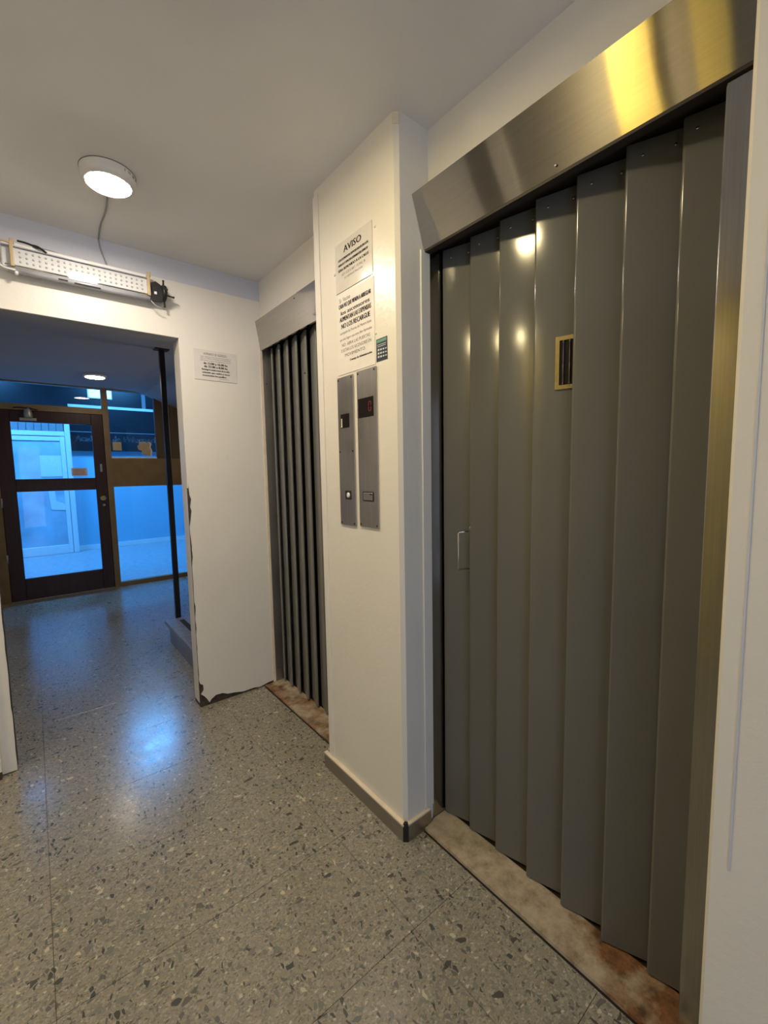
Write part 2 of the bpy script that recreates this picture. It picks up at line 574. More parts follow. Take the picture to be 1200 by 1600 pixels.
# baseboards of the middle pillar: steel face, cream top edge
def baseboard(name, x0, x1, y0, y1):
    b = struct(bx(name, 'steel_base', x0, x1, y0, y1, 0, 0.058))
    return b
bb = baseboard('baseboard_right', XP - 0.014, XP, YP - 0.002, 1.548)
bx('top_edge', 'cream', XP - 0.015, XP + 0.001, YP - 0.004, 1.549, 0.058, 0.064, bb)
prism('corner_gap', 'black', [(XP - 0.0135, YP - 0.002), (XP, YP - 0.0135), (XP + 0.006, YP - 0.004), (XP - 0.002, YP + 0.004)],
      lambda x, y: (x, y, 0.0), lambda x, y: (x, y, 0.067), bb)
bs = baseboard('baseboard_side', XP + 0.002, 1.024, YP - 0.014, YP)
bx('top_edge', 'cream', XP + 0.002, 1.024, YP - 0.013, YP + 0.001, 0.058, 0.063, bs)
bb2 = baseboard('baseboard_right', XP - 0.014, XP, -1.7, YR)
bx('top_edge', 'cream', XP - 0.015, XP + 0.001, -1.7, YR, 0.058, 0.064, bb2)

# wall with the passage: mortar core, plaster skin chipped along the opening and the floor
OX0, OX1, OZ = -0.137, 0.626, 1.957
core = [(-1.42, 0), (OX0 - 0.002, 0), (OX0 - 0.002, OZ + 0.002), (OX1 + 0.002, OZ + 0.002), (OX1 + 0.002, 0), (1.30, 0), (1.30, CEIL), (-1.42, CEIL)]
wb = struct(prism('wall_back', 'core', core, lambda x, z: (x, YB + 0.007, z), lambda x, z: (x, YB + 0.105, z)))
random.seed(11)
edge_r = []                       # jagged right edge of the opening, going down
z = OZ
while z > 0.13:
    d = 0.0004 + random.random() ** 2 * 0.0022
    if 1.20 > z > 1.02:
        d = 0.006 + 0.010 * random.random()
    elif 1.60 > z > 1.2 or z < 0.9:
        d = 0.0008 + random.random() ** 3 * 0.006
    edge_r.append((OX1 + d, z))
    z -= 0.018 + random.random() * 0.03
edge_r += [(OX1 + 0.020, 0.125), (OX1 + 0.022, 0.095), (OX1 + 0.008, 0.075), (OX1 + 0.024, 0.058), (OX1 + 0.036, 0.040), (OX1 + 0.048, 0.016), (OX1 + 0.058, 0.030),
           (OX1 + 0.085, 0.046), (OX1 + 0.12, 0.044), (OX1 + 0.15, 0.030), (OX1 + 0.19, 0.024), (OX1 + 0.24, 0.012), (OX1 + 0.30, 0.014), (OX1 + 0.34, 0.006), (OX1 + 0.39, 0.016)]
skin = [(-1.42, 2.228), (1.066, 2.228), (1.066, 0.020)] + edge_r[::-1] + [(OX0, OZ)]
z = OZ - 0.03
left = []
while z > 0.02:
    left.append((OX0 - random.random() * 0.003, z))
    z -= 0.02 + random.random() * 0.05
left.append((OX0 - 0.002, 0.006))
skin += left + [(-1.42, 0.006)]
prism('plaster', 'wall', skin, lambda x, z: (x, YB, z), lambda x, z: (x, YB + 0.008, z), wb)
# underside and sides of the opening
bx('reveal', 'wall', OX1 + 0.0002, OX1 + 0.004, YB + 0.004, YB + 0.106, 1.20, OZ - 0.002, wb)
bx('reveal', 'wall', OX1 + 0.0010, OX1 + 0.004, YB + 0.020, YB + 0.106, 0.02, 1.20, wb)
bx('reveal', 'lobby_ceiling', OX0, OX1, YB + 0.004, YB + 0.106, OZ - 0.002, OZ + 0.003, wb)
struct(bx('trim_4', 'band', -1.42, 1.068, YB + 0.003, YB + 0.008, 2.228, CEIL))
# thicker piece of wall standing at the left of the passage
struct(bx('wall_left', 'wall', -1.42, -0.186, YB - 0.030, YB + 0.001, 0.035, 2.228))
struct(bx('baseboard_left', 'core', -1.42, -0.188, YB - 0.028, YB + 0.001, 0, 0.035))
# wall opposite the lifts, seen only as a reflection, and the wall behind
ow = struct(bx('wall_opposite', 'opposite', -1.50, -1.42, -1.75, YB + 0.1, 0, CEIL))
for y0, y1 in ((1.06, 1.28), (0.74, 0.88)):
    struct(bx('wall_opposite', 'yellow_wall', -1.42, -1.36, y0, y1, 0, CEIL))
struct(bx('wall_opposite', 'wall', -1.42, -1.38, 2.02, 2.14, 0, CEIL))
wf = struct(bx('wall_front', 'wall', 0.25, 1.30, -1.83, -1.75, 0, CEIL))
bx('wall_piece', 'wall', -1.50, -1.15, -1.83, -1.75, 0, CEIL, wf)
bx('wall_piece', 'wall', -1.15, 0.25, -1.83, -1.75, 2.05, CEIL, wf)
d2 = struct(bx('door_2', 'aluminium', -1.15, -1.10, -1.81, -1.77, 0, 2.05))
bx('frame', 'aluminium', 0.20, 0.25, -1.81, -1.77, 0, 2.05, d2)
bx('frame', 'aluminium', -1.10, 0.20, -1.81, -1.77, 2.0, 2.05, d2)
bx('frame', 'aluminium', -1.10, 0.20, -1.81, -1.77, 0, 0.08, d2)
bx('frame', 'aluminium', -0.47, -0.43, -1.81, -1.77, 0.08, 2.0, d2)
bx('pane', 'pane', -1.10, -0.47, -1.795, -1.790, 0.08, 2.0, d2)
bx('pane', 'pane', -0.43, 0.20, -1.795, -1.790, 0.08, 2.0, d2)

# ------------------------------------------------------------------ lift door frames
def header(name, mat, x_top, x_bot, x_back, z_top, z_bot, y0, y1, bow, parent):
    """bowed steel cover sheet over a lift door: its face leans back towards the bottom"""
    bm = bmesh.new()
    nu, nv = 24, 10
    grid = []
    for i in range(nu + 1):
        y = y0 + (y1 - y0) * i / nu
        row = []
        for j in range(nv + 1):
            t = j / nv
            x = x_top + (x_bot - x_top) * t - bow * math.sin(PI * t) + 0.0002 * math.sin(i * 0.55) * math.sin(PI * t)
            row.append(bm.verts.new((x, y, z_top + (z_bot - z_top) * t)))
        grid.append(row)
    for i in range(nu):
        for j in range(nv):
            f = bm.faces.new((grid[i][j], grid[i + 1][j], grid[i + 1][j + 1], grid[i][j + 1]))
            f.smooth = True
    bt = [(bm.verts.new((x_back, r[0].co.y, z_top)), bm.verts.new((x_back, r[0].co.y, z_bot))) for r in grid]
    for i in range(nu):
        bm.faces.new((grid[i][0], grid[i + 1][0], bt[i + 1][0], bt[i][0]))
        bm.faces.new((grid[i][nv], bt[i][1], bt[i + 1][1], grid[i + 1][nv]))
    for i in (0, nu):
        bm.faces.new(list(grid[i]) + [bt[i][1], bt[i][0]])
    bmesh.ops.recalc_face_normals(bm, faces=bm.faces)
    bm.normal_update()
    for e in bm.edges:
        if len(e.link_faces) == 2 and e.calc_face_angle(0) > 0.5:
            e.smooth = False
    me = bpy.data.meshes.new(name)
    bm.to_mesh(me)
    bm.free()
    return link(name, me, mat, parent)

def screw(p, axis, parent, r=0.003, mat='chrome', d=0.002):
    return lathe('screw', mat, [(r, 0), (r, d * 0.5), (r * 0.5, d)] if axis != '-X' else [(r, 0), (r, -d * 0.5), (r * 0.5, -d)],
                 p, 'X' if axis == '-X' else axis, 8, parent)

fr = tag(empty('elevator_door_frame', (1.05, 0.62, 0)), 'brushed steel frame with slanted header around the near closed elevator door', 'door frame')
h1 = header('header', 'steel_h', 0.9735, 1.0235, XE + 0.002, 2.119, 1.969, YR + 0.001, YP - 0.001, -0.0012, fr)
screw((1.016, 0.585, 1.983), '-X', h1, 0.003)
bx('header_soffit', 'dark_brown', 1.046, 1.29, YR, YP, 1.992, 2.03, fr)
bx('header_lip', 'dark_brown', 1.024, 1.050, YR + 0.002, YP - 0.002, 1.962, 1.975, fr)
bx('door_rail', 'black', 1.145, 1.17, YR, YP, 1.955, 1.992, fr)
bx('jamb', 'steel_v', 1.050, 1.30, YP - 0.004, YP + 0.004, 0.0, 1.992, fr)
bx('jamb_edge', 'steel_v', 1.046, 1.053, YP - 0.006, YP + 0.001, 0.0, 1.969, fr)
bx('jamb', 'steel_v', 1.030, 1.16, YR - 0.002, 0.262, 0.0, 1.962, fr, 0.002, 2)
prism('sill', 'sill_near', [(0.984, YR + 0.0), (0.990, 1.022), (1.010, YP - 0.015), (1.046, YP - 0.005), (1.112, YP - 0.006), (1.112, YR)],
      lambda x, y: (x, y, 0.0), lambda x, y: (x + 0.001, y, 0.011), fr)
prism('sill_joint', 'void', [(0.978, YR), (0.984, 1.022), (0.991, 1.022), (0.985, YR)], lambda x, y: (x, y, 0.0), lambda x, y: (x, y, 0.0012), fr)
bx('door_track', 'dark_brown', 1.112, 1.29, YR, YP, 0.0, 0.006, fr)

ff = tag(empty('elevator_door_frame', (1.06, 1.95, 0)), 'brushed steel frame around the far elevator beside the silence notice wall', 'door frame')
h2 = header('header', 'steel_h', 1.033, 1.058, XE + 0.022, 2.116, 1.960, YPF + 0.001, YB - 0.001, -0.0008, ff)
screw((1.035, 1.93, 2.10), '-X', h2, 0.003, 'black')
bx('header_soffit', 'dark_brown', XE + 0.02, 1.29, YPF, YB, 1.985, 2.03, ff)
bx('door_rail', 'black', 1.150, 1.175, YPF, YB, 1.950, 1.985, ff)
bx('jamb', 'steel_base', 1.066, 1.30, YB - 0.003, YB + 0.006, 0.0, 1.985, ff)
bx('jamb_edge', 'cream', 1.052, 1.067, YB - 0.004, YB + 0.004, 0.0, 1.96, ff)
screw((1.085, YB - 0.004, 1.78), 'Y', ff, 0.003, 'black', -0.002)
screw((1.085, YB - 0.004, 0.09), 'Y', ff, 0.003, 'black', -0.002)
bx('sill', 'sill_far', 0.996, 1.125, YPF + 0.0, YB - 0.004, 0.0, 0.009, ff)
bx('sill_joint', 'void', 0.990, 0.9965, YPF, YB - 0.004, 0.0, 0.0012, ff)
bx('door_track', 'dark_brown', 1.125, 1.29, YPF, YB, 0.0, 0.006, ff)

# ------------------------------------------------------------------ folding lift doors
def slat_profile(xf, yf, xb, yb, th=0.012, r=0.006):
    """plan outline of one leaf running from its rolled front edge (xf, yf) to its tucked back edge (xb, yb)"""
    d = Vector((xb - xf, yb - yf)).normalized()
    n = Vector((-d.y, d.x))
    if n.x > 0:
        n = -n                               # n faces the hall
    L = (Vector((xb, yb)) - Vector((xf, yf))).length
    f0 = Vector((xf, yf))
    out = []
    c = f0 + d * r - n * r
    for k in range(9):                       # rolled edge
        a = PI * 0.5 + PI * k / 8
        out.append(c + d * (r * math.cos(a)) + n * (r * math.sin(a)))
    out += [f0 + d * (r * 1.2) - n * th, f0 + d * L - n * th, f0 + d * L]
    return [(p.x, p.y) for p in out]

def leaf(name, mat, prof, z0, z1, parent):
    o = prism(name, mat, prof, lambda x, y: (x, y, z0), lambda x, y: (x, y, z1), parent)
    bm = bmesh.new()
    bm.from_mesh(o.data)
    for f in bm.faces:
        f.smooth = abs(f.normal.z) < 0.5
    for e in bm.edges:
        if len(e.link_faces) == 2 and e.calc_face_angle(0) > 0.7:
            e.smooth = False
    bm.to_mesh(o.data)
    bm.free()
    return o

nd = tag(empty('folding_elevator_door', (1.11, 0.62, 0)), 'closed grey folding elevator door with pull handle and small barred window', 'elevator door')
front = [(1.097, 1.027), (1.104, 0.918), (1.103, 0.808), (1.098, 0.689), (1.094, 0.574), (1.087, 0.456), (1.098, 0.349)]
leaves = []
for k, (xf, yf) in enumerate(front):
    yn = front[k + 1][1] - 0.014 if k < 6 else 0.255
    xb = 1.134 if k < 6 else 1.122
    lf = leaf('panel', 'door_grey', slat_profile(xf, yf, xb, yn), 0.016, 1.984, nd)
    leaves.append(lf)
    for q in (0.25, 0.72):
        yy = yf + (yn - yf) * q
        xx = xf + (xb - xf) * q
        screw((xx + 0.0005, yy, 1.955), '-X', lf, 0.0032)
# handle on the first leaf
hx, hy = 1.122, 0.940
hd = tube('handle', 'chrome', [(hx + 0.001, hy - 0.012, 1.088), (hx - 0.003, hy - 0.012, 1.072), (hx - 0.008, hy - 0.010, 1.066), (hx - 0.044, hy, 1.066),
                               (hx - 0.047, hy, 1.063), (hx - 0.047, hy, 0.944), (hx - 0.044, hy, 0.941), (hx - 0.008, hy - 0.010, 0.941), (hx - 0.003, hy - 0.012, 0.936), (hx + 0.001, hy - 0.012, 0.918)], 0.0023, nd)
# little barred window on the fourth leaf
gp = leaves[3]
def on_leaf(u, depth):                       # u = distance from the front edge along leaf 4
    a, b = Vector((1.098, 0.689)), Vector((1.134, 0.560))
    d = (b - a).normalized()
    n = Vector((d.y, -d.x))
    if n.x > 0:
        n = -n
    p = a + d * u + n * depth
    return p.x, p.y
gu0, gu1, gz0, gz1, gw = 0.060, 0.118, 1.480, 1.617, 0.0105
gt = gp
def leaf_box(name, mat, u0, u1, z0, z1, d0, d1, parent):
    q = [on_leaf(u0, d0), on_leaf(u1, d0), on_leaf(u1, d1), on_leaf(u0, d1)]
    return prism(name, mat, q, lambda x, y: (x, y, z0), lambda x, y: (x, y, z1), parent)
win = leaf_box('window_grille', 'void', gu0 + 0.006, gu1 - 0.006, gz0 + 0.006, gz1 - 0.006, -0.002, 0.0008, nd)
leaf_box('grille_frame', 'brass', gu0, gu0 + gw, gz0, gz1, -0.001, 0.004, win)
leaf_box('grille_frame', 'brass', gu1 - gw, gu1, gz0, gz1, -0.001, 0.004, win)
leaf_box('grille_frame', 'brass', gu0 + gw, gu1 - gw, gz1 - gw, gz1, -0.001, 0.004, win)
leaf_box('grille_frame', 'brass', gu0 + gw, gu1 - gw, gz0, gz0 + gw, -0.001, 0.004, win)
for u in (gu0 + 0.0205, gu0 + 0.0365):
    x, y = on_leaf(u, 0.0028)
    za, zb = gz0 + gw, gz1 - gw
    zs = [0, .03, .06, .10, .30, .46, .49, .52, .56, .72, .92, .95, .98, 1.0]
    rs = [.0016, .0020, .0012, .0011, .0016, .0019, .0012, .0012, .0019, .0016, .0010, .0021, .0020, .0012]
    tube('bar', 'bars', [(x, y, za + (zb - za) * t) for t in zs], [q * 1.4 for q in rs], win, 8)

fd = tag(empty('folding_elevator_door', (1.12, 1.95, 0)), 'folding door of ribbed grey metal slats on the far elevator', 'elevator door')
yk = 2.345
pitch = 0.0985
for k in range(9):
    yf = yk - pitch * k
    if yf < YPF + 0.01:
        break
    lf = leaf('panel', 'door_grey_far', slat_profile(1.098, yf, 1.130, min(yf + 0.104, YB - 0.005), 0.010, 0.006), 0.020, 1.972, fd)
    if k == 4:
        lathe('knob', 'black', [(0.004, 0), (0.004, -0.006), (0.002, -0.008)], (1.104, yf + 0.012, 1.765), 'X', 10, lf)

# ------------------------------------------------------------------ notices and call panels on the pillar
def on_pillar(d=0.0):
    return lambda u, v: (XP - d, u, v)       # u runs towards smaller y for the reader
def pl(d):
    return lambda u, v: (XP - d, -u, v)      # reader's left-to-right = -y

av = tag(bx('notice', 'sleeve', XP - 0.0026, XP - 0.0006, 1.160, 1.376, 1.912, 2.078, None), 'upper notice headed AVISO in a plastic sleeve on the pillar', 'notice')
av_lines = [('AVISO', -1.322, -1.218, 2.038, 2.060, 1),
            ('LOS ELEMENTOS DEPOSITADOS EN LOS', -1.356, -1.180, 2.016, 2.024, 1),
            ('PASILLOS Y ESPACIOS COMUNES DEL EDIFICIO', -1.356, -1.182, 1.999, 2.007, 1),
            ('SERA REMOVIDO A LA CALLE', -1.358, -1.178, 1.981, 1.990, 1),
            ('LEY 13.512 ART. 10 INC. B', -1.336, -1.198, 1.964, 1.972, 0),
            ('LA ADMINISTRACION', -1.320, -1.214, 1.950, 1.956, 0)]
lettering(av_lines, pl(0.0029), 'ink', av)
tape = bx('tape', 'clear', XP - 0.0034, XP - 0.0030, 1.157, 1.195, 1.905, 1.932, av)
s2 = tag(bx('notice', 'paper', XP - 0.0018, XP - 0.0004, 1.156, 1.378, 1.624, 1.904, None), 'long paper notice about overloading the elevators, below the AVISO sheet', 'notice')
s2_lines = [('Sr. Vecino', -1.358, -1.290, 1.876, 1.891, 0),
            ('CADA VEZ QUE VIENEN A ARREGLAR', -1.362, -1.172, 1.853, 1.870, 1),
            ('los ascensores', -1.350, -1.180, 1.832, 1.846, 1),
            ('AUMENTAN LAS EXPENSAS', -1.358, -1.172, 1.809, 1.825, 1),
            ('NO LOS RECARGUE', -1.348, -1.178, 1.784, 1.801, 1),
            ('acompañe las Puertas de Manera hasta', -1.358, -1.172, 1.762, 1.774, 0),
            ('que este Seguro que estan Bien Apretadas', -1.360, -1.170, 1.740, 1.752, 0),
            ('NO  ABRA LAS PUERTAS', -1.348, -1.180, 1.721, 1.732, 0),
            ('SI ESTAN LOS ASCENSORES EN', -1.354, -1.174, 1.702, 1.713, 0),
            ('MOVIMIENTO.', -1.330, -1.206, 1.683, 1.694, 0),
            ('Consejo de Administración', -1.300, -1.172, 1.662, 1.671, 1)]
lettering(s2_lines, pl(0.0021), 'ink', s2)
st = tag(bx('sticker', 'navy', XP - 0.0014, XP - 0.0004, 1.093, 1.149, 1.629, 1.700, None), 'small navy blue sticker with pale print beside the paper notice', 'sticker')
bx('header_strip', 'green_ink', XP - 0.0017, XP - 0.0013, 1.096, 1.146, 1.688, 1.697, st)
bm = bmesh.new()
for v0, v1, u0, u1 in ((1.680, 1.6815, -1.144, -1.098), (1.6745, 1.676, -1.142, -1.100)):
    add_box(bm, XP - 0.0017, XP - 0.0013, -u1, -u0, v0, v1)
for r in range(3):
    for c_ in range(4):
        yy = 1.141 - c_ * 0.0125
        add_box(bm, XP - 0.0017, XP - 0.0013, yy - 0.008, yy, 1.662 - r * 0.011, 1.668 - r * 0.011 - 0.001 * c_)
finish(bm, 'print', 'pale_ink', st)
for i, (y, zz) in enumerate(((1.146, 2.052), (1.386, 1.985), (1.150, 1.722))):
    tag(lathe('adhesive_blob', 'white_plastic', [(0.005, 0.0), (0.004, -0.002), (0.0015, -0.004)], (XP + 0.0005, y, zz), 'X', 12),
        ['small white adhesive blob right of the AVISO sheet', 'small white adhesive blob left of the AVISO sheet', 'small white putty blob above the navy sticker'][i], 'adhesive blob', 'adhesive blobs on the pillar')

def call_panel(label, y0, y1, z0, z1):
    p = empty('call_panel', (XP, (y0 + y1) / 2, z0))
    tag(p, label, 'call panel', 'call panels on the pillar')
    bx('plate', 'steel_plate', XP - 0.006, XP - 0.0002, y0, y1, z0, z1, p, 0.001, 1)
    return p
p1 = call_panel('narrower left steel call panel with a small square window', 1.282, 1.382, 1.071, 1.615)
for y, zz in ((1.374, 1.606), (1.291, 1.606), (1.374, 1.345), (1.291, 1.345), (1.374, 1.080), (1.291, 1.080)):
    screw((XP - 0.0055, y, zz), '-X', p1, 0.004, 'black')
wd = bx('display', 'display', XP - 0.0072, XP - 0.005, 1.308, 1.362, 1.431, 1.481, p1)
bx('display_reflector', 'cream', XP - 0.0076, XP - 0.0070, 1.352, 1.359, 1.434, 1.466, wd)
bt = bx('button_frame', 'black', XP - 0.0078, XP - 0.005, 1.306, 1.344, 1.168, 1.201, p1, 0.0015, 2)
lathe('button', 'paper', [(0.010, 0), (0.010, -0.002), (0.006, -0.0045)], (XP - 0.0076, 1.322, 1.184), 'X', 16, bt)
p2 = call_panel('wider right steel call panel with a red lit floor digit', 1.149, 1.258, 1.074, 1.617)
for y, zz in ((1.250, 1.608), (1.158, 1.608), (1.250, 1.083), (1.158, 1.083)):
    screw((XP - 0.0055, y, zz), '-X', p2, 0.004, 'black')
wd = bx('display', 'display', XP - 0.0072, XP - 0.005, 1.164, 1.250, 1.456, 1.522, p2)
bm = bmesh.new()                              # seven-segment digit 0
cy_, cz_, hw, hh, t_ = 1.183, 1.491, 0.008, 0.016, 0.0022
for (ua, ub, va, vb) in ((-hw + .002, hw - .002, hh - t_, hh), (-hw + .002, hw - .002, -hh, -hh + t_), (-hw, -hw + t_, .002, hh - .003), (-hw, -hw + t_, -hh + .003, -.002),
                         (hw - t_, hw, .002, hh - .003), (hw - t_, hw, -hh + .003, -.002)):
    add_box(bm, XP - 0.0076, XP - 0.0070, cy_ + ua, cy_ + ub, cz_ + va, cz_ + vb)
finish(bm, 'digit', 'red_led', wd)
bt = bx('button_frame', 'black', XP - 0.0078, XP - 0.005, 1.172, 1.234, 1.166, 1.200, p2, 0.0025, 2)
b2 = bx('button', 'steel_plate', XP - 0.0092, XP - 0.007, 1.176, 1.230, 1.170, 1.196, bt, 0.0012, 1)
bx('button_lamp', 'black', XP - 0.0097, XP - 0.009, 1.179, 1.191, 1.189, 1.193, b2)

# ------------------------------------------------------------------ notice on the passage wall
def wbf(d):
    return lambda u, v: (u, YB - d, v)
n3 = tag(bx('notice', 'sleeve', 0.694, 0.915, YB - 0.0022, YB - 0.0006, 1.764, 1.918), 'silence hours notice on the chipped white wall beside the passage', 'notice')
lettering([('HORARIO DE SILENCIO', 0.744, 0.862, 1.893, 1.905, 0),
           ('Según reglamento de copropiedad se establece', 0.726, 0.884, 1.880, 1.887, 0),
           ('para el edificio los horarios de descanso', 0.728, 0.884, 1.871, 1.878, 0),
           ('debiéndose respetar los siguientes horarios', 0.726, 0.884, 1.861, 1.868, 0),
           ('de 13.00 a 16.00 hs.', 0.742, 0.868, 1.845, 1.856, 1),
           ('de 22.00 a 8.00 hs.', 0.744, 0.868, 1.829, 1.840, 1),
           ('Restringe la emisión sonora de tu radio,', 0.732, 0.876, 1.812, 1.823, 1),
           ('evitando que ruidos y voces', 0.733, 0.876, 1.797, 1.807, 1),
           ('trasciendan los pasillos.', 0.733, 0.858, 1.782, 1.792, 1),
           ('La Administración', 0.824, 0.868, 1.775, 1.779, 0)], wbf(0.0024), 'ink', n3)
bx('backing', 'grey_plastic', 0.6945, 0.9155, YB - 0.0008, YB - 0.0003, 1.7625, 1.9185, n3)

# ------------------------------------------------------------------ ceiling lamps
def ceiling_lamp(x, y, zc, r, th, col, strength, label, slots=False):
    e = tag(empty('ceiling_lamp', (x, y, zc)), label, 'lamp', 'round surface ceiling lamps')
    b = lathe('housing', 'white_plastic', [(r * 1.00, 0.0), (r, -0.006), (r * 0.99, -th * 0.55), (r * 0.93, -th), (r * 0.80, -th - 0.001)], (x, y, zc), 'Z', 48, e)
    lathe('gasket', 'cable', [(r * 1.015, -0.0005), (r * 1.015, -0.003)], (x, y, zc), 'Z', 48, e)
    lathe('diffuser', emit('lamp_diffuser', col, strength), [(r * 0.79, -th - 0.0005), (r * 0.78, -th - 0.003), (r * 0.70, -th - 0.005)], (x, y, zc), 'Z', 40, e)
    if slots:
        for k in range(6):
            a = math.radians(-62 + k * 7 + (3 if k % 2 else 0))
            lathe('vent_slot', 'cable', [(0.0012, -0.008), (0.0012, -0.016)], (x + r * math.cos(a), y + r * math.sin(a), zc), 'Z', 6, b)
    return e
ceiling_lamp(0.288, 1.868, CEIL, 0.086, 0.040, *LAMP_WHITE, 'lit round white ceiling lamp above the emergency light', True)
ceiling_lamp(0.30, 0.90, CEIL, 0.086, 0.040, *LAMP_YELLOW, 'round yellow ceiling lamp in front of the near elevator')
ceiling_lamp(-1.12, 1.27, CEIL, 0.086, 0.040, *LAMP_YELLOW, 'round yellow ceiling lamp near the wall opposite the elevators')
ceiling_lamp(0.545, 5.05, LCEIL, 0.100, 0.018, *LAMP_LOBBY, 'flush round lamp in the lobby ceiling near the glass door')

flmp = tag(empty('fill_lamp', (2.40, 3.75, 1.72)), 'added unseen warm fill lamp in the stair recess behind the passage wall', 'lamp')  # unseen lamp added to warm the bluish lobby
lathe('housing', 'white_plastic', [(0.13, 0.0), (0.13, -0.03), (0.12, -0.04)], (2.40, 3.75, 1.72), 'X', 32, flmp)
lathe('diffuser', emit('fill_lamp_diffuser', *LAMP_FILL), [(0.115, -0.040), (0.11, -0.055), (0.08, -0.066)], (2.40, 3.75, 1.72), 'X', 32, flmp)

# cable from the lamp across the ceiling and down the wall
tag(tube('lamp_cable', 'cable', curve_pts([(0.296, 1.952, CEIL - 0.004), (0.310, 2.10, CEIL - 0.005), (0.306, 2.25, CEIL - 0.004), (0.312, 2.376, CEIL - 0.004), (0.313, YB - 0.004, CEIL - 0.012),
                                          (0.318, YB - 0.004, 2.29), (0.335, YB - 0.004, 2.235), (0.338, YB - 0.012, 2.212)]), 0.0035),
    'thin grey cable from the ceiling lamp down the wall', 'cable')

# ------------------------------------------------------------------ emergency light over the passage
em = tag(empty('emergency_light', (0.26, YB, 2.09)), 'long white emergency light bar with LED rows over the passage', 'emergency light')
ex0, ex1 = -0.040, 0.502
yb, yf = YB - 0.001, YB - 0.055
bx('housing', 'white_plastic', ex0 + 0.01, ex1 - 0.004, yf + 0.014, yb, 2.108, 2.214, em, 0.006, 3)
brd = bx('led_board', 'led_board', 0.000, ex1 - 0.006, yf + 0.006, yf + 0.016, 2.122, 2.190, em, 0.003, 2)
led_me = None
for i in range(22):
    for j in range(3):
        x = 0.030 + i * 0.0208
        zz = 2.138 + j * 0.0185
        if led_me is None:
            o = lathe('led', 'led_dot', [(0.0045, 0), (0.0040, -0.0022), (0.0018, -0.0036)], (0, 0, 0), 'Y', 8, brd)
            led_me = o.data
        else:
            o = link('led', led_me, None, brd)
        o.location = (x, yf + 0.0062, zz)
# clear glossy cover, lower tube-like rim
bx('cover', 'clear', ex0 + 0.012, ex1 - 0.002, yf - 0.004, yf - 0.002, 2.112, 2.192, em)
bx('upper_rim', 'grey_plastic', ex0 + 0.012, ex1 - 0.002, yf - 0.005, yf + 0.016, 2.190, 2.1935, em)
tube('lower_rim', 'grey_plastic', [(ex0 + 0.03, yf + 0.012, 2.104), (ex1 - 0.004, yf + 0.012, 2.104)], 0.012, em, 14)
tube('lower_tube', 'chrome', [(ex0 + 0.02, yf - 0.001, 2.117), (ex1 - 0.002, yf - 0.001, 2.117)], 0.0035, em, 8)
bx('label_strip', 'ink', 0.150, 0.182, yf - 0.0015, yf + 0.002, 2.099, 2.104, em)
bx('label_strip', 'ink', 0.205, 0.300, yf - 0.0015, yf + 0.002, 2.097, 2.101, em)
tube('end_loop', 'white_plastic', curve_pts([(0.012, yf, 2.196), (-0.018, yf, 2.196), (-0.036, yf, 2.188), (-0.040, yf, 2.150), (-0.036, yf, 2.112), (-0.018, yf, 2.102), (0.012, yf, 2.100)], 4), 0.004, em, 8)
for x in (0.004, 0.494):
    cl = bx('clip', 'beige_clip', x - 0.0065, x + 0.0065, yf - 0.008, yf + 0.016, 2.112, 2.208, em, 0.003, 2)
    bx('clip_catch', 'beige_clip', x - 0.004, x + 0.010, yf - 0.006, yf + 0.010, 2.200, 2.219, cl, 0.002, 1)
tube('clip_hook', 'beige_clip', curve_pts([(0.004, yf - 0.004, 2.200), (-0.02, yf - 0.004, 2.203), (-0.036, yf - 0.002, 2.196)], 4), 0.004, em, 8)
# black turning knob with spokes on the right end, its bracket and a clear drip cup
kb = prism('bracket', 'black', [(0.505, 2.178), (0.526, 2.188), (0.548, 2.176), (0.552, 2.100), (0.500, 2.098), (0.510, 2.135)],
           lambda x, z: (x, yf + 0.006, z), lambda x, z: (x, yf + 0.024, z), em)
bx('bracket_slot', 'white_plastic', 0.517, 0.528, yf + 0.004, yf + 0.0065, 2.128, 2.140, kb)
kn = lathe('knob', 'black', [(0.034, 0.0), (0.037, 0.004), (0.037, 0.016), (0.030, 0.020)], (0.550, yf + 0.012, 2.142), 'X', 16, em)
for a, L in ((90, 0.060), (-90, 0.064)):
    ca, sa = math.cos(math.radians(a)), math.sin(math.radians(a))
    tube('spoke', 'black', [(0.560, yf + 0.012, 2.142 + sa * 0.03), (0.561, yf + 0.012, 2.142 + sa * (L - 0.008)), (0.561, yf + 0.012, 2.142 + sa * L)], [0.005, 0.004, 0.0055], kn, 8)
tube('spoke', 'black', [(0.565, yf + 0.012, 2.136), (0.596, yf + 0.010, 2.133), (0.606, yf + 0.010, 2.132)], [0.004, 0.0035, 0.0055], kn, 8)
tube('spoke', 'black', [(0.560, yf - 0.02, 2.142), (0.561, yf - 0.045, 2.142)], [0.004, 0.005], kn, 8)
lathe('drip_cup', 'clear', [(0.004, 0.016), (0.014, 0.010), (0.016, -0.002), (0.008, -0.012)], (0.532, yf + 0.012, 2.086), 'Z', 14, em)
tube('wire', 'grey_plastic', curve_pts([(0.500, yf + 0.004, 2.095), (0.512, yf, 2.080), (0.530, yf, 2.070), (0.545, yf + 0.006, 2.068)], 4), 0.002, em, 6)
lathe('screw_cap', 'white_plastic', [(0.006, 0.006), (0.007, 0.0), (0.004, -0.008)], (0.014, yf + 0.006, 2.092), 'Z', 10, em)
tube('strap', 'black', curve_pts([(0.025, yf + 0.02, 2.224), (0.050, yf + 0.016, 2.222), (0.078, yf + 0.010, 2.215), (0.098, yf + 0.002, 2.208), (0.116, yf - 0.006, 2.192)], 5), [0.004] * 10 + [0.006] * 4 + [0.0045] * 7, em, 8)
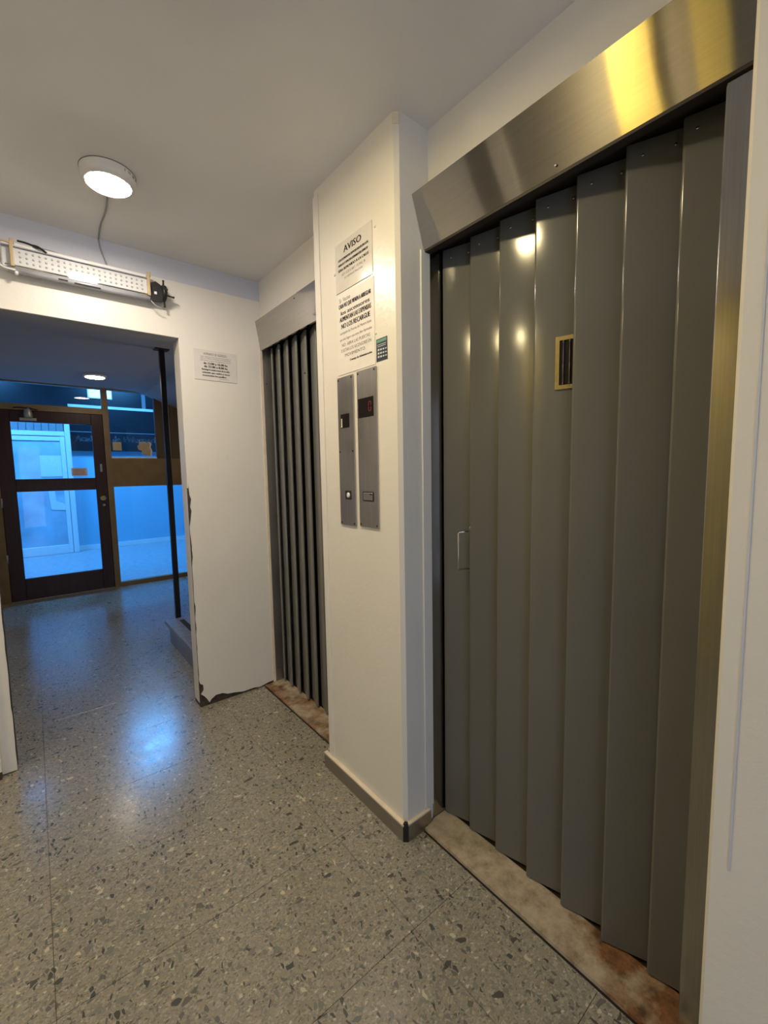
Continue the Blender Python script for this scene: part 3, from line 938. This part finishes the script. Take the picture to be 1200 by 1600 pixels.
tube('feed_wire', 'cable', curve_pts([(0.098, yf + 0.02, 2.216), (0.14, yf + 0.03, 2.220), (0.20, yf + 0.035, 2.212), (0.26, yf + 0.04, 2.222), (0.29, yf + 0.04, 2.212), (0.336, yf + 0.045, 2.215)], 5), 0.0022, em, 6)

# ------------------------------------------------------------------ lobby behind the passage
YW = YB + 0.105
prof = [(-0.40, LCEIL), (0.80, LCEIL), (0.93, 2.234), (1.02, 2.226), (1.09, 2.214), (1.17, 2.182), (1.27, 2.131), (1.46, 2.071), (1.80, 1.98), (2.46, 1.80), (2.46, 2.335), (-0.40, 2.335)]
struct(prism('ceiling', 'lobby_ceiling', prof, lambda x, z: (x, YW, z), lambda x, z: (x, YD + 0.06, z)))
struct(bx('wall_left', 'wall', -0.40, -0.325, YW, YD + 0.05, 0, LCEIL))
struct(bx('wall_right', 'brown_dark', 2.40, 2.46, YW, YD + 0.05, 0, LCEIL))
struct(bx('wall_right', 'wall', 1.38, 2.46, YW - 0.05, YW, 0, LCEIL))

# entrance door wall: mustard metal frame
T0, T1 = YD, YD + 0.05
dw = struct(bx('trim_5', 'mustard', -0.325, -0.246, T0 - 0.01, T1, 0, LCEIL))
def member(x0, x1, z0, z1, mat='mustard', d=0.0):
    return bx('frame_member', mat, x0, x1, T0 - 0.01 - d, T1, z0, z1, dw)
member(0.659, 0.716, 0, LCEIL)
member(-0.246, 0.659, 1.948, 2.010)
member(-0.246, 0.659, 2.222, LCEIL)
member(0.716, 2.40, 0, 0.048)
member(0.716, 1.62, 1.148, 1.160)
member(0.716, 1.185, 2.222, LCEIL)
member(1.62, 1.68, 0, 1.16)
wl = struct(bx('wall_entrance', 'brown_panel', 0.716, 1.62, T0, T1, 1.160, 1.470))
bx('dark_infill', 'brown_dark', 1.182, 2.40, T0 + 0.006, T1, 1.470, LCEIL, wl)  # darker brown than the panel below the window
bx('dark_infill', 'brown_dark', 1.62, 2.40, T0 + 0.006, T1, 0.048, 1.470, wl)
w1 = struct(bx('window_1', 'pane', -0.246, 0.659, T0 + 0.018, T0 + 0.024, 2.010, 2.222))
w2 = struct(bx('window_2', 'pane', 0.716, 1.182, T0 + 0.018, T0 + 0.024, 1.482, 2.222))
bx('window_frame', 'gallery_white', 0.716, 1.182, T0 + 0.010, T0 + 0.030, 1.470, 1.484, w2)
w3 = struct(bx('window_3', 'pane', 0.716, 1.62, T0 + 0.018, T0 + 0.024, 0.048, 1.148))
dr = struct(empty('door_1', (0.2, YD, 0)))
DY0, DY1 = T0 - 0.004, T0 + 0.036
bx('door_stop', 'mustard', -0.30, -0.225, T1, T1 + 0.012, 0, 1.96, dr)
bx('door_stop', 'mustard', 0.64, 0.70, T1, T1 + 0.012, 0, 1.96, dr)
bx('door_stop', 'mustard', -0.225, 0.64, T1, T1 + 0.012, 1.93, 1.96, dr)
bx('threshold', 'aluminium', -0.246, 0.659, T0 + 0.002, T1 + 0.012, 0.0, 0.005, dr)
bx('stile', 'wood', -0.243, -0.124, DY0, DY1, 0.006, 1.945, dr, 0.003, 1)
bx('stile', 'wood', 0.550, 0.656, DY0, DY1, 0.006, 1.945, dr, 0.003, 1)
bx('rail', 'wood', -0.124, 0.550, DY0, DY1, 1.831, 1.945, dr, 0.003, 1)
bx('rail', 'wood', -0.124, 0.550, DY0, DY1, 1.125, 1.254, dr, 0.003, 1)
bx('rail', 'wood', -0.124, 0.550, DY0, DY1, 0.006, 0.228, dr, 0.003, 1)
bx('pane', 'pane', -0.124, 0.550, T0 + 0.013, T0 + 0.018, 1.254, 1.831, dr)
bx('pane', 'pane', -0.124, 0.550, T0 + 0.013, T0 + 0.018, 0.228, 1.125, dr)
lathe('knob', 'brass', [(0.012, 0.0), (0.010, -0.02), (0.026, -0.035), (0.030, -0.050), (0.022, -0.062)], (0.604, DY0, 1.028), 'Y', 20, dr)
lathe('lock', 'aluminium', [(0.016, 0.0), (0.015, -0.006), (0.010, -0.010)], (0.610, DY0, 0.950), 'Y', 16, dr)
bx('strike_plate', 'aluminium', 0.600, 0.620, DY0 - 0.004, DY0, 1.320, 1.406, dr, 0.001, 1)
for zz in (0.45, 1.02, 1.62):
    tube('hinge', 'aluminium', [(-0.246, DY0 - 0.006, zz - 0.045), (-0.246, DY0 - 0.006, zz + 0.045)], 0.008, dr, 10)
dc = bx('door_closer', 'aluminium', -0.050, 0.084, DY0 - 0.035, DY0, 1.842, 1.870, dr, 0.004, 2)
lathe('closer_body', 'aluminium', [(0.030, 0.0), (0.036, 0.01), (0.036, 0.045), (0.028, 0.075), (0.016, 0.10)], (0.020, DY0 - 0.040, 1.868), 'Z', 18, dc)
tube('closer_arm', 'black', [(0.024, DY0 - 0.045, 1.965), (-0.030, DY0 - 0.10, 1.962), (-0.085, DY0 - 0.02, 1.968)], 0.007, dc, 8)
tube('closer_arm', 'black', [(0.022, DY0 - 0.045, 1.968), (0.085, DY0 - 0.055, 1.952), (0.100, DY0 - 0.005, 1.960)], 0.006, dc, 8)
pn = tag(bx('door_notice', 'pink_paper', 0.340, 0.480, T0 + 0.009, T0 + 0.0125, 1.278, 1.364), 'small pinkish paper stuck inside the glass door', 'paper')
bm = bmesh.new()
for k in range(5):
    add_box(bm, 0.352, 0.468 - 0.01 * (k % 2), T0 + 0.0086, T0 + 0.009, 1.292 + k * 0.0135, 1.297 + k * 0.0135)
finish(bm, 'print', 'ink_soft', pn)
tag(bx('window_paper', 'beige_paper', 0.738, 0.824, T0 + 0.014, T0 + 0.0175, 1.558, 1.654), 'square beige paper on the window beside the mullion', 'paper')
out = [(1.000, 1.655), (1.040, 1.662), (1.078, 1.650), (1.096, 1.664), (1.118, 1.640), (1.108, 1.600), (1.122, 1.560), (1.112, 1.520), (1.120, 1.500), (1.060, 1.503), (1.046, 1.530), (1.022, 1.522),
       (1.030, 1.556), (0.992, 1.572), (0.984, 1.610), (1.002, 1.628)]
tp = tag(prism('torn_poster', 'beige_paper', out, lambda x, z: (x, T0 + 0.014, z), lambda x, z: (x, T0 + 0.0165, z)), 'torn beige poster remains at the window corner', 'paper')
prism('torn_edge', 'paper', [(1.058 + (x - 1.058) * 1.12 + 0.008, 1.578 + (z - 1.578) * 1.05) for x, z in out], lambda x, z: (x, T0 + 0.0166, z), lambda x, z: (x, T0 + 0.0176, z), tp)

# step and handrail post in the lobby
sp = tag(empty('stair_step', (1.4, 3.0, 0)), 'low marble stair step behind the chipped wall edge', 'step')
bx('riser', 'marble', 0.738, 2.39, YW + 0.002, 3.54, 0, 0.128, sp)
y = YW + 0.002
for k, y1 in enumerate((3.10, 3.345, 3.575)):
    bx('tread', 'marble', 0.714, 2.39, y, y1 - 0.003, 0.128, 0.160, sp, 0.003, 1)
    y = y1
bx('antislip_strip', 'strip_black', 0.800, 0.835, YW + 0.1, 3.50, 0.159, 0.1615, sp)
po = tag(empty('steel_post', (0.848, 3.735, 0)), 'black metal post standing floor to ceiling beside the step', 'post')
bx('post_shaft', 'black', 0.829, 0.866, 3.716, 3.752, 0.003, LCEIL - 0.004, po, 0.002, 1)
bx('top_plate', 'black', 0.800, 0.898, 3.694, 3.774, LCEIL - 0.008, LCEIL, po)
bx('foot_plate', 'black', 0.822, 0.873, 3.710, 3.758, 0.0, 0.005, po)

# ------------------------------------------------------------------ gallery outside the entrance door
struct(bx('floor', 'gallery_floor', -3.0, 5.0, YD + 0.051, YG + 0.1, -0.08, -0.002))
struct(bx('ceiling', 'gallery_wall', -3.0, 5.0, YD + 0.051, YG + 0.1, 3.2, 3.26))
struct(bx('wall_gallery_back', 'gallery_wall', 0.55, 5.0, YG, YG + 0.1, 0, 3.2))
struct(bx('wall_gallery_back', 'gallery_wall', -3.0, 0.55, YG + 0.05, YG + 0.1, 0, 3.2))
struct(bx('wall_gallery_left', 'gallery_wall', -3.05, -3.0, YD + 0.05, YG + 0.1, 0, 3.2))
struct(bx('wall_gallery_right', 'gallery_wall', 5.0, 5.05, YD + 0.05, YG + 0.1, 0, 3.2))
wg = struct(bx('wall_gallery_front', 'gallery_wall', -3.0, 5.0, YD + 0.051, YD + 0.09, 2.31, 3.2))
bx('wall_piece', 'gallery_wall', -3.0, -0.325, YD + 0.051, YD + 0.09, 0, 2.31, wg)
bx('wall_piece', 'gallery_wall', 1.68, 5.0, YD + 0.051, YD + 0.09, 0, 2.31, wg)
struct(bx('baseboard_gallery', 'gallery_white', 0.55, 4.99, YG - 0.015, YG, 0, 0.085))
# shop door across the gallery
YS = YG - 0.16
sd = struct(empty('door_3', (0.0, YS, 0)))
bx('stile', 'gallery_white', 0.405, 0.470, YS, YS + 0.05, 0, 2.00, sd, 0.006, 2)
bx('stile', 'gallery_white', 0.474, 0.548, YS - 0.02, YG + 0.0, 0, 2.40, sd, 0.006, 2)
bx('stile', 'gallery_white', -0.95, -0.85, YS, YS + 0.05, 0, 2.00, sd, 0.006, 2)
bx('rail', 'gallery_white', -0.85, 0.405, YS, YS + 0.05, 0, 0.145, sd, 0.006, 2)
bx('rail', 'gallery_white', -0.85, 0.405, YS, YS + 0.05, 1.855, 1.925, sd, 0.006, 2)
bx('rail', 'gallery_white', -0.95, 0.474, YS - 0.01, YS + 0.05, 1.935, 2.010, sd, 0.006, 2)
bx('pane', 'gallery_glass', -0.85, 0.405, YS + 0.018, YS + 0.026, 0.145, 1.855, sd)
for k in range(15):
    x = -0.95 + k * 0.0945
    bx('siding_board', 'gallery_grey', x, x + 0.090, YS + 0.0, YS + 0.04, 2.012, 2.40, sd, 0.004, 1)
tag(bx('shop_poster', 'gallery_white', 0.125, 0.400, YS + 0.010, YS + 0.017, 1.28, 1.62), 'white poster taped in the shop door across the gallery', 'poster')
tag(prism('shop_paper', 'gallery_white', [(0.19, 1.16), (0.28, 1.16), (0.29, 0.88), (0.42, 0.82), (0.40, 0.72), (0.22, 0.74)], lambda x, z: (x, YS + 0.010, z), lambda x, z: (x, YS + 0.016, z)),
    'folded white paper low on the shop door glass', 'paper')
bx('lintel', 'gallery_dark', -0.95, 0.548, YS, YG - 0.035, 2.402, 2.470, sd)
# hairdressing school sign over the wall
sg = tag(bx('shop_sign', 'gallery_dark', 0.552, 4.2, YG - 0.08, YG, 1.705, 2.43), 'black shop sign reading Academia de Peluquería across the gallery', 'sign')
bx('sign_edge', 'gallery_white', 0.552, 4.2, YG - 0.09, YG, 2.43, 2.475, sg)
bx('sign_seam', 'gallery_grey', 0.552, 4.2, YG - 0.083, YG - 0.079, 2.02, 2.03, sg)
for wd_ in (('Academia', 0.625, 1.07, 1.865, 1.965, 3), ('de', 1.16, 1.27, 1.865, 1.965, 3), ('Peluquería', 1.335, 1.90, 1.835, 1.965, 3)):
    lettering([wd_], lambda u, v: (u, YG - 0.0825, v), 'sign_letter', sg, 'sign_word')
dg = tag(bx('fanlight_panel', 'gallery_dark', -2.9, 4.2, YG - 0.03, YG, 2.475, 3.18), 'dark glazed strip above the shop sign', 'glazing')
bx('glazing_bar', 'gallery_grey', 1.66, 1.72, YG - 0.034, YG - 0.03, 2.475, 3.18, dg)

def gallery_panel(x, y, sx, sy, label):
    e = tag(empty('ceiling_panel_light', (x, y, 3.2)), label, 'lamp', 'panel lights in the gallery')
    bx('housing', 'gallery_white', x - sx / 2 - 0.02, x + sx / 2 + 0.02, y - sy / 2 - 0.02, y + sy / 2 + 0.02, 3.15, 3.2, e)
    bx('diffuser', emit('gallery_diffuser', *LAMP_GALLERY), x - sx / 2, x + sx / 2, y - sy / 2, y + sy / 2, 3.144, 3.15, e)
gallery_panel(1.36, 7.65, 0.80, 0.60, 'bluish panel light on the gallery ceiling right of the door')
gallery_panel(-0.60, 7.85, 0.80, 0.60, 'bluish panel light on the gallery ceiling left of the door')
bl = tag(empty('bulkhead_lamp', (1.02, YG - 0.045, 2.69)), 'small bluish lit bulkhead lamp above the shop sign', 'lamp')
bx('lamp_base', 'gallery_white', 0.84, 1.20, YG - 0.055, YG - 0.0305, 2.60, 2.79, bl, 0.005, 1)
bx('lamp_glass', emit('bulkhead_glass', *LAMP_BULKHEAD), 0.86, 1.18, YG - 0.115, YG - 0.055, 2.615, 2.775, bl, 0.02, 3)
